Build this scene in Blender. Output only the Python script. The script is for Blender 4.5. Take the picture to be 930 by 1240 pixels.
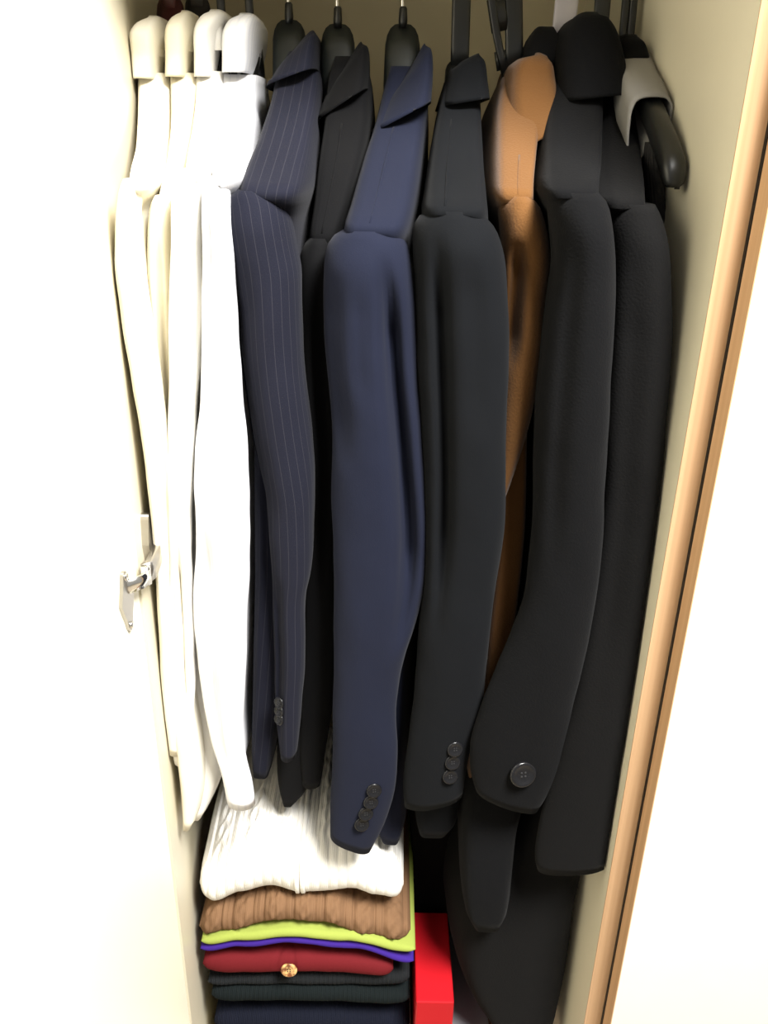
import bpy, bmesh, math, random
from mathutils import Vector, noise

# ------------------------------------------------------------------ scene, camera, light
for o in list(bpy.data.objects):
    bpy.data.objects.remove(o, do_unlink=True)
scene = bpy.context.scene
C = scene.collection
F_PX, W_PX, H_PX = 1003.0, 930.0, 1240.0
CAM = Vector((0.0, 0.0, 1.55))
PITCH, ROLL = math.radians(24.0), math.radians(1.04)
fwd = Vector((0, math.cos(PITCH), -math.sin(PITCH)))
up0 = Vector((0, math.sin(PITCH), math.cos(PITCH)))
right = Vector((1, 0, 0)) * math.cos(ROLL) + up0 * math.sin(ROLL)
up = up0 * math.cos(ROLL) - Vector((1, 0, 0)) * math.sin(ROLL)
cam_data = bpy.data.cameras.new('camera')
cam = bpy.data.objects.new('camera', cam_data)
C.objects.link(cam)
from mathutils import Matrix
cam.matrix_world = Matrix(((right.x, up.x, -fwd.x, CAM.x), (right.y, up.y, -fwd.y, CAM.y),
                           (right.z, up.z, -fwd.z, CAM.z), (0, 0, 0, 1)))
cam_data.sensor_fit = 'VERTICAL'
cam_data.sensor_height = 36.0
cam_data.lens = F_PX / H_PX * 36.0
cam_data.clip_start = 0.01
scene.camera = cam

world = bpy.data.worlds.new('world')
scene.world = world
world.use_nodes = True
wb = world.node_tree.nodes['Background']
wb.inputs[0].default_value = (1.0, 0.965, 0.90, 1)
wb.inputs[1].default_value = 0.26

def area(name, loc, target, sx, sy, power, col):
    d = bpy.data.lights.new(name, 'AREA')
    d.shape = 'RECTANGLE'; d.size = sx; d.size_y = sy; d.energy = power; d.color = col
    o = bpy.data.objects.new(name, d); C.objects.link(o)
    o.location = loc
    o.rotation_euler = (Vector(target) - Vector(loc)).to_track_quat('-Z', 'Y').to_euler()
    return o
area('high_key_light', (0.66, -0.26, 2.78), (0.0, 0.70, 1.0), 0.6, 0.6, 102.0, (1.0, 0.98, 0.95))  # unseen soft key light, high above and right of the camera

vs = scene.view_settings
vs.view_transform = 'Standard'
vs.look = 'None'
vs.exposure = 0.55
vs.gamma = 1.0
vs.use_curve_mapping = False

# ------------------------------------------------------------------ projection helper
def P(px, py, Y):
    d = fwd + right * ((px - W_PX / 2) / F_PX) - up * ((py - H_PX / 2) / F_PX)
    return CAM + d * (Y / d.y)

# ------------------------------------------------------------------ materials
def new_mat(name):
    m = bpy.data.materials.new(name); m.use_nodes = True
    nt = m.node_tree
    return m, nt, nt.nodes['Principled BSDF']

def lin(c):
    return tuple(((v / 255) / 12.92 if v / 255 <= 0.04045 else ((v / 255 + 0.055) / 1.055) ** 2.4) for v in c) + (1,)

def fabric(name, col, rough=0.85, sheen=0.0, weave=900.0, bump=0.12, vary=0.12, knit=None, stripes=None, spec=0.05):
    m, nt, b = new_mat(name)
    b.inputs['Roughness'].default_value = rough
    b.inputs['Specular IOR Level'].default_value = spec
    b.inputs['Sheen Weight'].default_value = sheen
    b.inputs['Sheen Roughness'].default_value = 0.5
    tc = nt.nodes.new('ShaderNodeTexCoord')
    n1 = nt.nodes.new('ShaderNodeTexNoise'); n1.inputs['Scale'].default_value = 9.0; n1.inputs['Detail'].default_value = 5
    nt.links.new(tc.outputs['Object'], n1.inputs['Vector'])
    mx = nt.nodes.new('ShaderNodeMixRGB')
    mx.inputs[1].default_value = tuple(c * (1 - vary) for c in col[:3]) + (1,)
    mx.inputs[2].default_value = tuple(min(1, c * (1 + vary)) for c in col[:3]) + (1,)
    nt.links.new(n1.outputs['Fac'], mx.inputs[0])
    out = mx.outputs[0]
    if stripes:
        sp, sw, scol, amt = stripes
        sx = nt.nodes.new('ShaderNodeSeparateXYZ'); nt.links.new(tc.outputs['UV'], sx.inputs[0])
        md = nt.nodes.new('ShaderNodeMath'); md.operation = 'PINGPONG'; md.inputs[1].default_value = sp / 2
        nt.links.new(sx.outputs[0], md.inputs[0])
        lt = nt.nodes.new('ShaderNodeMath'); lt.operation = 'LESS_THAN'; lt.inputs[1].default_value = sw / 2
        nt.links.new(md.outputs[0], lt.inputs[0])
        ml = nt.nodes.new('ShaderNodeMath'); ml.operation = 'MULTIPLY'; ml.inputs[1].default_value = amt
        nt.links.new(lt.outputs[0], ml.inputs[0])
        m2 = nt.nodes.new('ShaderNodeMixRGB'); m2.inputs[2].default_value = scol
        nt.links.new(ml.outputs[0], m2.inputs[0]); nt.links.new(out, m2.inputs[1])
        out = m2.outputs[0]
    nt.links.new(out, b.inputs['Base Color'])
    n2 = nt.nodes.new('ShaderNodeTexNoise'); n2.inputs['Scale'].default_value = weave; n2.inputs['Detail'].default_value = 3
    nt.links.new(tc.outputs['Object'], n2.inputs['Vector'])
    h = n2.outputs['Fac']
    if knit:
        w1 = nt.nodes.new('ShaderNodeTexWave'); w1.wave_type = 'BANDS'; w1.bands_direction = 'X'
        w1.inputs['Scale'].default_value = knit; w1.inputs['Distortion'].default_value = 0.08
        nt.links.new(tc.outputs['UV'], w1.inputs['Vector'])
        ad = nt.nodes.new('ShaderNodeMath'); ad.operation = 'ADD'
        nt.links.new(w1.outputs['Fac'], ad.inputs[0]); nt.links.new(h, ad.inputs[1]); h = ad.outputs[0]
    bp = nt.nodes.new('ShaderNodeBump'); bp.inputs['Strength'].default_value = bump; bp.inputs['Distance'].default_value = 0.002
    nt.links.new(h, bp.inputs['Height']); nt.links.new(bp.outputs['Normal'], b.inputs['Normal'])
    return m

def plain(name, col, rough=0.5, metal=0.0, spec=0.5, noise_amt=0.05, scale=30.0):
    m, nt, b = new_mat(name)
    b.inputs['Roughness'].default_value = rough
    b.inputs['Metallic'].default_value = metal
    b.inputs['Specular IOR Level'].default_value = spec
    tc = nt.nodes.new('ShaderNodeTexCoord')
    n1 = nt.nodes.new('ShaderNodeTexNoise'); n1.inputs['Scale'].default_value = scale; n1.inputs['Detail'].default_value = 4
    nt.links.new(tc.outputs['Object'], n1.inputs['Vector'])
    mx = nt.nodes.new('ShaderNodeMixRGB')
    mx.inputs[1].default_value = tuple(c * (1 - noise_amt) for c in col[:3]) + (1,)
    mx.inputs[2].default_value = tuple(min(1, c * (1 + noise_amt)) for c in col[:3]) + (1,)
    nt.links.new(n1.outputs['Fac'], mx.inputs[0]); nt.links.new(mx.outputs[0], b.inputs['Base Color'])
    return m

def wood(name, c1, c2, rough=0.45):
    m, nt, b = new_mat(name)
    b.inputs['Roughness'].default_value = rough
    tc = nt.nodes.new('ShaderNodeTexCoord')
    mp = nt.nodes.new('ShaderNodeMapping'); mp.inputs['Scale'].default_value = (160, 160, 2.5)
    nt.links.new(tc.outputs['Object'], mp.inputs[0])
    n = nt.nodes.new('ShaderNodeTexNoise'); n.inputs['Scale'].default_value = 1.0; n.inputs['Detail'].default_value = 6
    nt.links.new(mp.outputs[0], n.inputs['Vector'])
    r = nt.nodes.new('ShaderNodeValToRGB')
    r.color_ramp.elements[0].position = 0.35; r.color_ramp.elements[0].color = c1
    r.color_ramp.elements[1].position = 0.68; r.color_ramp.elements[1].color = c2
    nt.links.new(n.outputs['Fac'], r.inputs[0]); nt.links.new(r.outputs[0], b.inputs['Base Color'])
    return m

def dappled(name, cols, scale, rough=0.3):
    m, nt, b = new_mat(name)
    b.inputs['Roughness'].default_value = rough
    tc = nt.nodes.new('ShaderNodeTexCoord')
    n = nt.nodes.new('ShaderNodeTexNoise'); n.inputs['Scale'].default_value = scale; n.inputs['Detail'].default_value = 2
    nt.links.new(tc.outputs['Object'], n.inputs['Vector'])
    r = nt.nodes.new('ShaderNodeValToRGB')
    r.color_ramp.elements[0].position = 0.4; r.color_ramp.elements[0].color = cols[0]
    r.color_ramp.elements[1].position = 0.62; r.color_ramp.elements[1].color = cols[1]
    nt.links.new(n.outputs['Fac'], r.inputs[0]); nt.links.new(r.outputs[0], b.inputs['Base Color'])
    return m

M = {
    'panel': plain('cream_laminate', (0.86, 0.815, 0.655, 1), 0.42, noise_amt=0.02),
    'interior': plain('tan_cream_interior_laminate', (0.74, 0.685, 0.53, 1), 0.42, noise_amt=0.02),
    'backing': plain('tan_backing_board', (0.62, 0.55, 0.38, 1), 0.6, noise_amt=0.03),
    'band': wood('beech_edge_band', (0.45, 0.275, 0.145, 1), (0.55, 0.355, 0.20, 1)),
    'carpet': fabric('room_carpet', (0.42, 0.36, 0.28, 1), weave=300, bump=0.4),
    'steel': plain('nickel_steel', (0.46, 0.44, 0.41, 1), 0.28, 1.0),
    'chrome': plain('chrome', (0.82, 0.80, 0.76, 1), 0.14, 1.0, noise_amt=0.0),
    'hole': plain('dark_hole', (0.06, 0.05, 0.035, 1), 0.9),
    'pin': plain('shelf_pin_plastic', (0.80, 0.76, 0.62, 1), 0.35),
    'shirt_cream': fabric('cream_shirt_cotton', (0.80, 0.755, 0.63, 1), vary=0.03),
    'shirt_ivory': fabric('ivory_shirt_cotton', (0.80, 0.745, 0.59, 1), vary=0.03),
    'shirt_white': fabric('white_shirt_cotton', (0.83, 0.81, 0.755, 1), vary=0.02),
    'shirt_blue': fabric('cool_white_shirt_cotton', (0.82, 0.825, 0.85, 1), vary=0.02, stripes=(0.007, 0.0022, (0.62, 0.64, 0.72, 1), 0.35)),
    'pinstripe': fabric('navy_pinstripe_wool', (0.0105, 0.0112, 0.019, 1), vary=0.12, stripes=(0.0078, 0.0006, (0.16, 0.15, 0.16, 1), 0.085), sheen=0.03),
    'black_wool': fabric('black_suit_wool', (0.0055, 0.0055, 0.006, 1), vary=0.1, sheen=0.02),
    'navy': fabric('navy_suit_wool', (0.0105, 0.0125, 0.0245, 1), vary=0.1, sheen=0.03),
    'charcoal': fabric('charcoal_blazer_wool', (0.0056, 0.0062, 0.0074, 1), vary=0.1, sheen=0.02),
    'camel': fabric('camel_coat_wool', (0.125, 0.058, 0.0195, 1), vary=0.10, sheen=0.12, weave=500, bump=0.3, rough=0.95),
    'coat_black': fabric('black_coat_wool', (0.0048, 0.0049, 0.0054, 1), vary=0.12, sheen=0.02, weave=500, bump=0.25, rough=0.95),
    'coat_dark': fabric('soft_black_coat_wool', (0.0056, 0.0055, 0.0056, 1), vary=0.12, sheen=0.02, weave=500, bump=0.25, rough=0.95),
    'grey_cloth': fabric('light_grey_jersey', (0.25, 0.24, 0.225, 1), vary=0.05),
    'ribbed': fabric('dark_ribbed_knit', (0.035, 0.034, 0.034, 1), knit=90, bump=0.5),
    'plastic': plain('black_hanger_plastic', (0.008, 0.0085, 0.008, 1), 0.36),
    'plastic_soft': plain('dark_green_black_plastic', (0.011, 0.014, 0.0125, 1), 0.55),
    'mahogany': wood('mahogany_wood', (0.045, 0.010, 0.010, 1), (0.075, 0.018, 0.018, 1), 0.35),
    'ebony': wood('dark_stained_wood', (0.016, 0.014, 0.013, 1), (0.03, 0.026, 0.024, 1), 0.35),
    'lavender': plain('pale_lavender_plastic', (0.42, 0.4, 0.44, 1), 0.3),
    'button': plain('dark_horn_button', (0.008, 0.008, 0.009, 1), 0.22, spec=0.3, noise_amt=0.25, scale=200),
    'thread': plain('button_thread', (0.012, 0.012, 0.013, 1), 0.8),
    'tortoise': dappled('tortoiseshell_button', ((0.16, 0.05, 0.015, 1), (0.72, 0.45, 0.18, 1)), 160.0),
    'knit_white': fabric('white_cotton_knit', (0.82, 0.80, 0.745, 1), vary=0.03, knit=190, bump=0.35),
    'knit_brown': fabric('tan_brown_knit', (0.175, 0.098, 0.052, 1), vary=0.06, knit=190, bump=0.22),
    'knit_lime': fabric('lime_green_knit', (0.28, 0.335, 0.07, 1), vary=0.05, knit=260, bump=0.2),
    'knit_violet': fabric('violet_blue_knit', (0.042, 0.018, 0.2, 1), vary=0.06, knit=260, bump=0.2),
    'knit_red': fabric('dark_red_knit', (0.125, 0.012, 0.015, 1), vary=0.08, knit=260, bump=0.2),
    'knit_green': fabric('green_black_knit', (0.01, 0.0135, 0.014, 1), vary=0.12, knit=190, bump=0.6),
    'knit_char': fabric('charcoal_knit', (0.017, 0.0185, 0.02, 1), vary=0.12, knit=190, bump=0.6),
    'knit_navy': fabric('dark_navy_knit', (0.01, 0.0115, 0.02, 1), vary=0.12, knit=190, bump=0.6),
    'red_box': plain('red_card', (0.45, 0.008, 0.014, 1), 0.5, spec=0.15, noise_amt=0.03),
    'grey_box': plain('grey_fabric_card', (0.2, 0.2, 0.215, 1), 0.7),
    'brown_box': plain('reddish_brown_leather', (0.16, 0.060, 0.032, 1), 0.6, noise_amt=0.2),
}

# ------------------------------------------------------------------ object helpers
def tag(o, label=None, cat=None, group=None, kind=None):
    if label: o['label'] = label
    if cat: o['category'] = cat
    if group: o['group'] = group
    if kind: o['kind'] = kind
    return o

def empty(name, loc, label, cat, group=None):
    o = bpy.data.objects.new(name, None); C.objects.link(o)
    o.location = loc; o.empty_display_size = 0.02
    return tag(o, label, cat, group)

def world_loc(o):
    v = Vector((0, 0, 0))
    while o is not None:
        v = v + Vector(o.location); o = o.parent
    return v

def obj(name, verts, faces, mat, parent=None, smooth=True, uvs=None, origin=None):
    """verts in world coordinates -> one mesh object"""
    base = world_loc(parent) if parent is not None else Vector((0, 0, 0))
    org = Vector(origin) if origin is not None else base
    me = bpy.data.meshes.new(name)
    me.from_pydata([tuple(Vector(v) - org) for v in verts], [], faces)
    if uvs:
        l = me.uv_layers.new(name='UVMap')
        for poly in me.polygons:
            for li in poly.loop_indices:
                l.data[li].uv = uvs[me.loops[li].vertex_index]
    me.materials.append(M[mat])
    if smooth:
        me.polygons.foreach_set('use_smooth', [True] * len(me.polygons))
    bm = bmesh.new(); bm.from_mesh(me); bmesh.ops.recalc_face_normals(bm, faces=bm.faces); bm.to_mesh(me); bm.free()
    o = bpy.data.objects.new(name, me); C.objects.link(o)
    if parent is not None: o.parent = parent
    o.location = org - base
    return o

def box(name, x0, x1, y0, y1, z0, z1, mat, parent=None, bevel=0.0, seg=2):
    bm = bmesh.new()
    bmesh.ops.create_cube(bm, size=1.0)
    for v in bm.verts:
        v.co = Vector(((x0 + x1) / 2 + v.co.x * (x1 - x0), (y0 + y1) / 2 + v.co.y * (y1 - y0), (z0 + z1) / 2 + v.co.z * (z1 - z0)))
    if bevel > 0:
        bmesh.ops.bevel(bm, geom=bm.edges[:], offset=bevel, segments=seg, profile=0.7, affect='EDGES')
    vs_ = [v.co.copy() for v in bm.verts]; bm.verts.index_update()
    fs = [[v.index for v in f.verts] for f in bm.faces]
    bm.free()
    return obj(name, vs_, fs, mat, parent, smooth=False,
               origin=None if parent is not None else ((x0 + x1) / 2, (y0 + y1) / 2, z0))

def catmull(secs, k):
    """dense catmull-rom through tuples, first entry is the parameter"""
    out = []
    n = len(secs)
    lo, hi = secs[0][0], secs[-1][0]
    for i in range(k):
        t = lo + (hi - lo) * i / (k - 1)
        j = 0
        while j < n - 2 and t > secs[j + 1][0]: j += 1
        p1, p2 = secs[j], secs[j + 1]
        p0 = secs[j - 1] if j > 0 else p1
        p3 = secs[j + 2] if j + 2 < n else p2
        h = p2[0] - p1[0]
        u = (t - p1[0]) / h if h else 0
        row = [t]
        for c in range(1, len(p1)):
            m1 = (p2[c] - p0[c]) / (p2[0] - p0[0]) if p2[0] != p0[0] else 0
            m2 = (p3[c] - p1[c]) / (p3[0] - p1[0]) if p3[0] != p1[0] else 0
            d = (p2[c] - p1[c]) / h if h else 0
            if d * m1 <= 0: m1 = 0
            else: m1 = math.copysign(min(abs(m1), 3 * abs(d)), d)
            if d * m2 <= 0: m2 = 0
            else: m2 = math.copysign(min(abs(m2), 3 * abs(d)), d)
            row.append((2*u**3 - 3*u*u + 1) * p1[c] + (u**3 - 2*u*u + u) * h * m1 + (-2*u**3 + 3*u*u) * p2[c] + (u**3 - u*u) * h * m2)
        out.append(row)
    return out

def sgnpow(v, e): return math.copysign(abs(v) ** e, v)

def skin(name, rings, mat, parent, cap0=True, cap1=True, origin=None):
    n = len(rings[0]); V = []; Fc = []; UV = []
    acc = 0.0
    for i, r in enumerate(rings):
        if i: acc += (Vector(r[0]) - Vector(rings[i - 1][0])).length
        per = 0.0
        # u measured from the front (index n*3/4) so that stripes run down the sleeve
        for j, p in enumerate(r):
            if j: per += (Vector(p) - Vector(r[j - 1])).length
            V.append(p); UV.append([per, acc])
        mid = UV[-n + (3 * n) // 4][0]
        for j in range(n): UV[-n + j][0] -= mid
    for i in range(len(rings) - 1):
        for j in range(n):
            a, b = i * n + j, i * n + (j + 1) % n
            Fc.append((a, b, b + n, a + n))
    for flag, base, r in ((cap0, 0, rings[0]), (cap1, (len(rings) - 1) * n, rings[-1])):
        if flag:
            c = sum((Vector(p) for p in r), Vector()) / n
            V.append(c); UV.append([0, 0]); k = len(V) - 1
            for j in range(n): Fc.append((base + j, base + (j + 1) % n, k))
    return obj(name, V, Fc, mat, parent, True, [tuple(u) for u in UV], origin)

def ring(c, ax, ay, a, b, ex, n, tilt=0.0):
    out = []
    for j in range(n):
        t = 2 * math.pi * j / n
        x = sgnpow(math.cos(t), 2 / ex); y = sgnpow(math.sin(t), 2 / ex)
        p = c + ax * (a * x) + ay * (b * y)
        p.z += tilt * x
        out.append(p)
    return out

def wrinkle(p, c, amp, seed, fz=0.35, f=26.0):
    q = Vector((p.x * f + seed * 7.3, p.y * f * 0.8, p.z * f * fz))
    q2 = Vector((p.x * f * 2.3 + seed * 3.1, p.y * f * 2, p.z * f * 1.1))
    d = Vector((p.x - c.x, p.y - c.y, 0))
    if d.length < 1e-6: return p
    d.normalize()
    o = p + d * amp * (noise.noise(q) + 0.35 * noise.noise(q2))
    o.x = max(left_at(o.y) + .0015, min(XR - .0015, o.x))
    return o

YR = 0.90   # depth of the clothes rail
D = 0.62    # depth of the wardrobe front
XR = P(923 - 0.174 * 500, 500, D).x
XL = P(89 + 0.114 * 600, 600, D).x
def left_at(y): return XL - 0.13 * (y - D)   # the unit stands slightly turned, its left side runs outwards
XAX, YAX = Vector((1, 0, 0)), Vector((0, 1, 0))

TROWS = {}
def torso(parent, secs, mat, seed, dx=0.0, amp=0.0025, yn=None, k=90, n=64, name='body', hem=0.03, ex=5.5, yfront=None, ycap=0.0):
    """secs: (py, xl, xr, Ynear); mirrored about the rail; dx = sideways swing of the near shoulder against the rail"""
    yn = yn if yn is not None else min([s[3] for s in secs if s[0] <= 320] or [secs[0][3]])
    rows = catmull([s[:4] for s in secs], k)
    rings = []
    if yfront is not None:
        yc_ = catmull([s[:4] for s in secs], 400)
        y_at = min(yc_, key=lambda r: abs(r[0] - ycap))[3]
        kk = (YR - yfront) / (YR - y_at)
    for (py, xl, xr, Y) in rows:
        if yfront is not None:
            # shoulders reach as far forward as the sleeve head, below it the body falls back behind the sleeve
            w = max(0.0, min(1.0, 1 - (py - ycap) / 45.0)); w = w * w * (3 - 2 * w)
            w *= max(0.0, min(1.0, (py - secs[0][0] - 20) / max(1.0, ycap - secs[0][0] - 20)))
            Y = YR - (YR - Y) * (1 + (kk - 1) * w)
        TROWS.setdefault(parent.name, []).append((py, xl, xr, Y))
        L, R_ = P(xl, py, Y), P(xr, py, Y)
        E = (L + R_) / 2; a = max(0.002, (R_ - L).x / 2)
        sh = dx * (YR - Y) / max(0.01, YR - yn)
        c = Vector((E.x + sh, YR, E.z))
        ay = Vector((c.x - E.x, c.y - E.y, 0)); b = ay.length; ay.normalize()
        r = ring(c, XAX, ay, a, b, ex, n)
        rings.append([wrinkle(p, c, amp * min(1, (py - secs[0][0]) / 120), seed) for p in r])
    # turned-in hem
    last = rings[-1]; c = sum(last, Vector()) / n
    rings.append([c + (p - c) * 0.93 + Vector((0, 0, 0.002)) for p in last])
    rings.append([c + (p - c) * 0.88 + Vector((0, 0, hem)) for p in last])
    return skin(name, rings, mat, parent)

def sleeve(parent, secs, mat, Y, b, seed, amp=0.003, folds=(), k=80, n=48, ex=2.2, name='sleeve', tilt=0.0, cuff=0.03, far=None, lean=0.0):
    """secs: (py, xl, xr); folds: (y0,y1,p0,p1,width,depth) furrows that run down the sleeve. far=(xshift) builds the hidden one"""
    rows = catmull(secs, k)
    rings = []
    y0, y1 = secs[0][0], secs[-1][0]
    for (py, xl, xr) in rows:
        tt = (py - y0) / (y1 - y0)
        Yc = Y + lean * tt
        L, R_ = P(xl, py, Yc), P(xr, py, Yc)
        c = (L + R_) / 2; a = max(0.0015, (R_ - L).x / 2)
        bb = b * min(1.0, 0.74 + 0.26 * math.sin(min(1.0, (py - y0) / 55.0) * math.pi / 2)) * (1 - 0.68 * tt ** 1.3)
        t_ = tilt * max(0.0, (tt - 0.8) / 0.2) ** 2
        r = ring(c, XAX, YAX, a, bb, ex, n, t_)
        out = []
        for p in r:
            q = wrinkle(p, c, amp * min(1, tt * 8), seed)
            if p.y < c.y:
                pp = (p.x - (c.x - a)) / (2 * a)
                for (fy0, fy1, p0, p1, w, d) in folds:
                    if fy0 <= py <= fy1:
                        s = (py - fy0) / (fy1 - fy0)
                        env = min(1.0, s * 5, (1 - s) * 4)
                        q.y += d * env * math.exp(-((pp - (p0 + (p1 - p0) * s)) / w) ** 2)
            if far is not None:
                q = Vector((q.x + far, 2 * YR - q.y, q.z))
            out.append(q)
        rings.append(out)
    last = rings[-1]; c = sum(last, Vector()) / n
    rings.append([c + (p - c) * 0.90 + Vector((0, 0, 0.0015)) for p in last])
    rings.append([c + (p - c) * 0.84 + Vector((0, 0, cuff)) for p in last])
    return skin(name, rings, mat, parent)

def sleeve_front(secs, py, px, Y, b, ex=2.2, lean=0.0):
    rows = catmull(secs, 80)
    r = min(rows, key=lambda q: abs(q[0] - py))
    tt = (py - secs[0][0]) / (secs[-1][0] - secs[0][0])
    p = (px - r[1]) / (r[2] - r[1])
    bb = b * (1 - 0.68 * tt ** 1.3)
    return Y + lean * tt - bb * max(0.0, 1 - abs(2 * p - 1) ** ex) ** (1 / ex)

def collar(parent, secs, mat, seed=0, Yc=YR, ex=2.4, n=56, k=22, name='collar', inner=0.82, drop=0.03):
    """secs: (py, xl, xr, b, tilt) from the lower edge of the fall to the fold, then turned inside"""
    secs = sorted(secs)
    rows = catmull(secs, k)[::-1]
    rings = []
    for i, (py, xl, xr, b, t) in enumerate(rows):
        Yn = Yc
        L, R_ = P(xl, py, Yn), P(xr, py, Yn)
        c = (L + R_) / 2; a = (R_ - L).x / 2
        rings.append([wrinkle(p, c, 0.0012, seed) for p in ring(c, XAX, YAX, a, b, ex, n, t)])
    first = rings[0]; c0 = sum(first, Vector()) / n
    rings.insert(0, [c0 + (p - c0) * 0.95 + Vector((0, 0, 0.004)) for p in first])
    last = rings[-1]; c = sum(last, Vector()) / n
    rings.append([c + Vector(((p - c).x * 0.90, (p - c).y * 0.92, (p - c).z)) + Vector((0, 0, 0.002)) for p in last])
    rings.append([c + Vector(((p - c).x * inner, (p - c).y * 0.85, (p - c).z)) + Vector((0, 0, -drop)) for p in last])
    return skin(name, rings, mat, parent, cap0=False, cap1=False)

def tube(name, pts, rad, mat, parent, n=12, flat=None):
    """round tube; flat=(halfwidth vec, half thickness) gives a strap"""
    rings = []
    pts = [Vector(p) for p in pts]
    for i, p in enumerate(pts):
        d = (pts[min(i + 1, len(pts) - 1)] - pts[max(i - 1, 0)]).normalized()
        ref = Vector((1, 0, 0))
        u = (ref - d * ref.dot(d)).normalized(); v = d.cross(u)
        if flat: rings.append([p + u * (flat[0] * sgnpow(math.cos(2*math.pi*j/n), .5)) + v * (flat[1] * sgnpow(math.sin(2*math.pi*j/n), .5)) for j in range(n)])
        else: rings.append([p + u * (rad * math.cos(2*math.pi*j/n)) + v * (rad * math.sin(2*math.pi*j/n)) for j in range(n)])
    return skin(name, rings, mat, parent)

RAIL_Z, RAIL_R = CAM.z + 0.185, 0.0125

def hook_path(x, z0, lean=0.0, rr=0.0165, xs=0.0):
    """from the hanger neck up and over the rail; hook bends in the plane across the rail"""
    pts = []
    top = RAIL_Z + RAIL_R + 0.004 - rr
    n = 6
    for i in range(n + 1):
        s = i / n
        pts.append((x + xs * s, YR + rr * s ** 2, z0 + (top - z0) * s))
    for i in range(1, 15):
        t = math.pi * 1.12 * i / 14
        pts.append((x + xs, YR + rr * math.cos(t), top + rr * math.sin(t)))
    return pts

def hanger(px, py, mat, label, near, far_y=None, style='wire', width=0.017, nh=0.030, group='hangers on the rail', body_mat=None, xs=0.0, tip=0.5, cat='hanger', plunge=0.0, sw=0.008, pw=0.75):
    """near = world point the near arm ends at"""
    top = P(px, py, YR)
    x, z0 = top.x, top.z
    root = empty('coat_hanger', (x, YR, z0 - 2 * nh), label, cat, group)
    if style == 'wire':
        tube('hook', hook_path(x, z0 - 0.004, xs=xs), 0.0019, 'chrome', root)
        rings = [[Vector((x + r * math.cos(t), YR + r * math.sin(t), z0 + h)) for t in [2*math.pi*j/16 for j in range(16)]]
                 for r, h in ((0.0038, -0.004), (0.0042, 0.002), (0.0036, 0.012), (0.0026, 0.0135))]
        skin('ferrule', rings, 'plastic', root)
    else:
        tube('hook', hook_path(x, z0 - 0.012, xs=xs), 0, mat, root, n=16, flat=(sw, 0.0028))
    # contoured shoulder body, lofted from the near tip to the far tip
    near = Vector(near)
    half = YR - near.y
    drop = max(0.03, z0 - nh - near.z)
    rings = []
    N = 33
    for i in range(N):
        s = -1 + 2 * i / (N - 1)
        e = abs(s)
        zc = z0 - nh - (drop + .018) * (e ** pw) + (0.010 * math.exp(-(e / 0.16) ** 2) - 0.010)
        hz = 0.010 + (nh - 0.010) * math.exp(-(e / 0.20) ** 2)
        hx = (width if e < .02 else width * (0.52 + 0.48 * math.exp(-(e / 0.22) ** 2))) * (1 - max(0, (e - 0.9) / 0.1) ** 2 * 0.45)
        hz *= (1 - max(0, (e - 0.9) / 0.1) ** 2 * 0.5)
        y = YR + s * half
        xc = x + (near.x - x) * (-s)
        rings.append([Vector((xc + hx * sgnpow(math.cos(t), 0.7), y, zc + hz * sgnpow(math.sin(t), 0.7))) for t in [2*math.pi*j/20 for j in range(20)]])
    skin('shoulder_arms', rings, body_mat or mat, root)
    return root

def button(parent, p, r, tilt=0.25, mat='button', yaw=0.0, rim=0.18):
    prof = [(0.0, 0.30), (0.45, 0.28), (0.62, 0.34), (0.74, 0.46), (0.88, 0.50), (1.0, 0.30), (1.0, 0.05), (0.9, -0.1)]
    nrm = Vector((math.sin(yaw), -math.cos(tilt) * math.cos(yaw), math.sin(tilt))).normalized()
    u = nrm.cross(Vector((0, 0, 1))).normalized(); v = u.cross(nrm)
    n = 28; rings = []
    for (rr, h) in prof[1:]:
        rings.append([Vector(p) + nrm * (h * r * 0.55) + (u * math.cos(2*math.pi*j/n) + v * math.sin(2*math.pi*j/n)) * (rr * r) for j in range(n)])
    b = skin('button', rings, mat, parent, origin=tuple(p))
    for k in range(4):
        a = math.pi / 4 + k * math.pi / 2
        c = Vector(p) + nrm * (0.30 * r * 0.55) + (u * math.cos(a) + v * math.sin(a)) * (0.2 * r)
        rg = [[c + nrm * h + (u * math.cos(2*math.pi*j/8) + v * math.sin(2*math.pi*j/8)) * (q * r) for j in range(8)] for q, h in ((0.085, -0.0002), (0.08, 0.0003), (0.02, 0.0004))]
        skin('stitch_hole', rg, 'thread', b, origin=tuple(c))
    return b

# ------------------------------------------------------------------ the setting: the wardrobe
ZB, ZT, YB, T = 0.10, 1.845, D + 0.57, 0.018

def st(o): return tag(o, kind='structure')
def prism(name, xy, z0, z1, mat):
    n_ = len(xy)
    V_ = [(x, y, z0) for x, y in xy] + [(x, y, z1) for x, y in xy]
    F_ = [tuple(range(n_)), tuple(range(2 * n_ - 1, n_ - 1, -1))] + [(i, (i + 1) % n_, n_ + (i + 1) % n_, n_ + i) for i in range(n_)]
    return obj(name, V_, F_, mat, smooth=False, origin=(xy[0][0], xy[0][1], z0))
XB = left_at(YB)
wl = st(prism('wall_left', [(XL, D), (XB, YB), (XB - T, YB), (XL - T, D)], ZB, ZT, 'interior'))
wr = st(box('wall_right', XR, XR + T, D + 0.0012, YB, ZB, ZT, 'interior'))
box('edge_band', XR - 0.0002, XR + T, D, D + 0.0012, ZB, ZT, 'band', wr)
st(box('wall_back', XB - T, XR + T, YB, YB + 0.006, ZB, ZT, 'backing'))
st(prism('ceiling', [(XL, D + .002), (XR, D + .002), (XR, YB), (XB, YB)], ZT - T, ZT, 'panel'))
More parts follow.
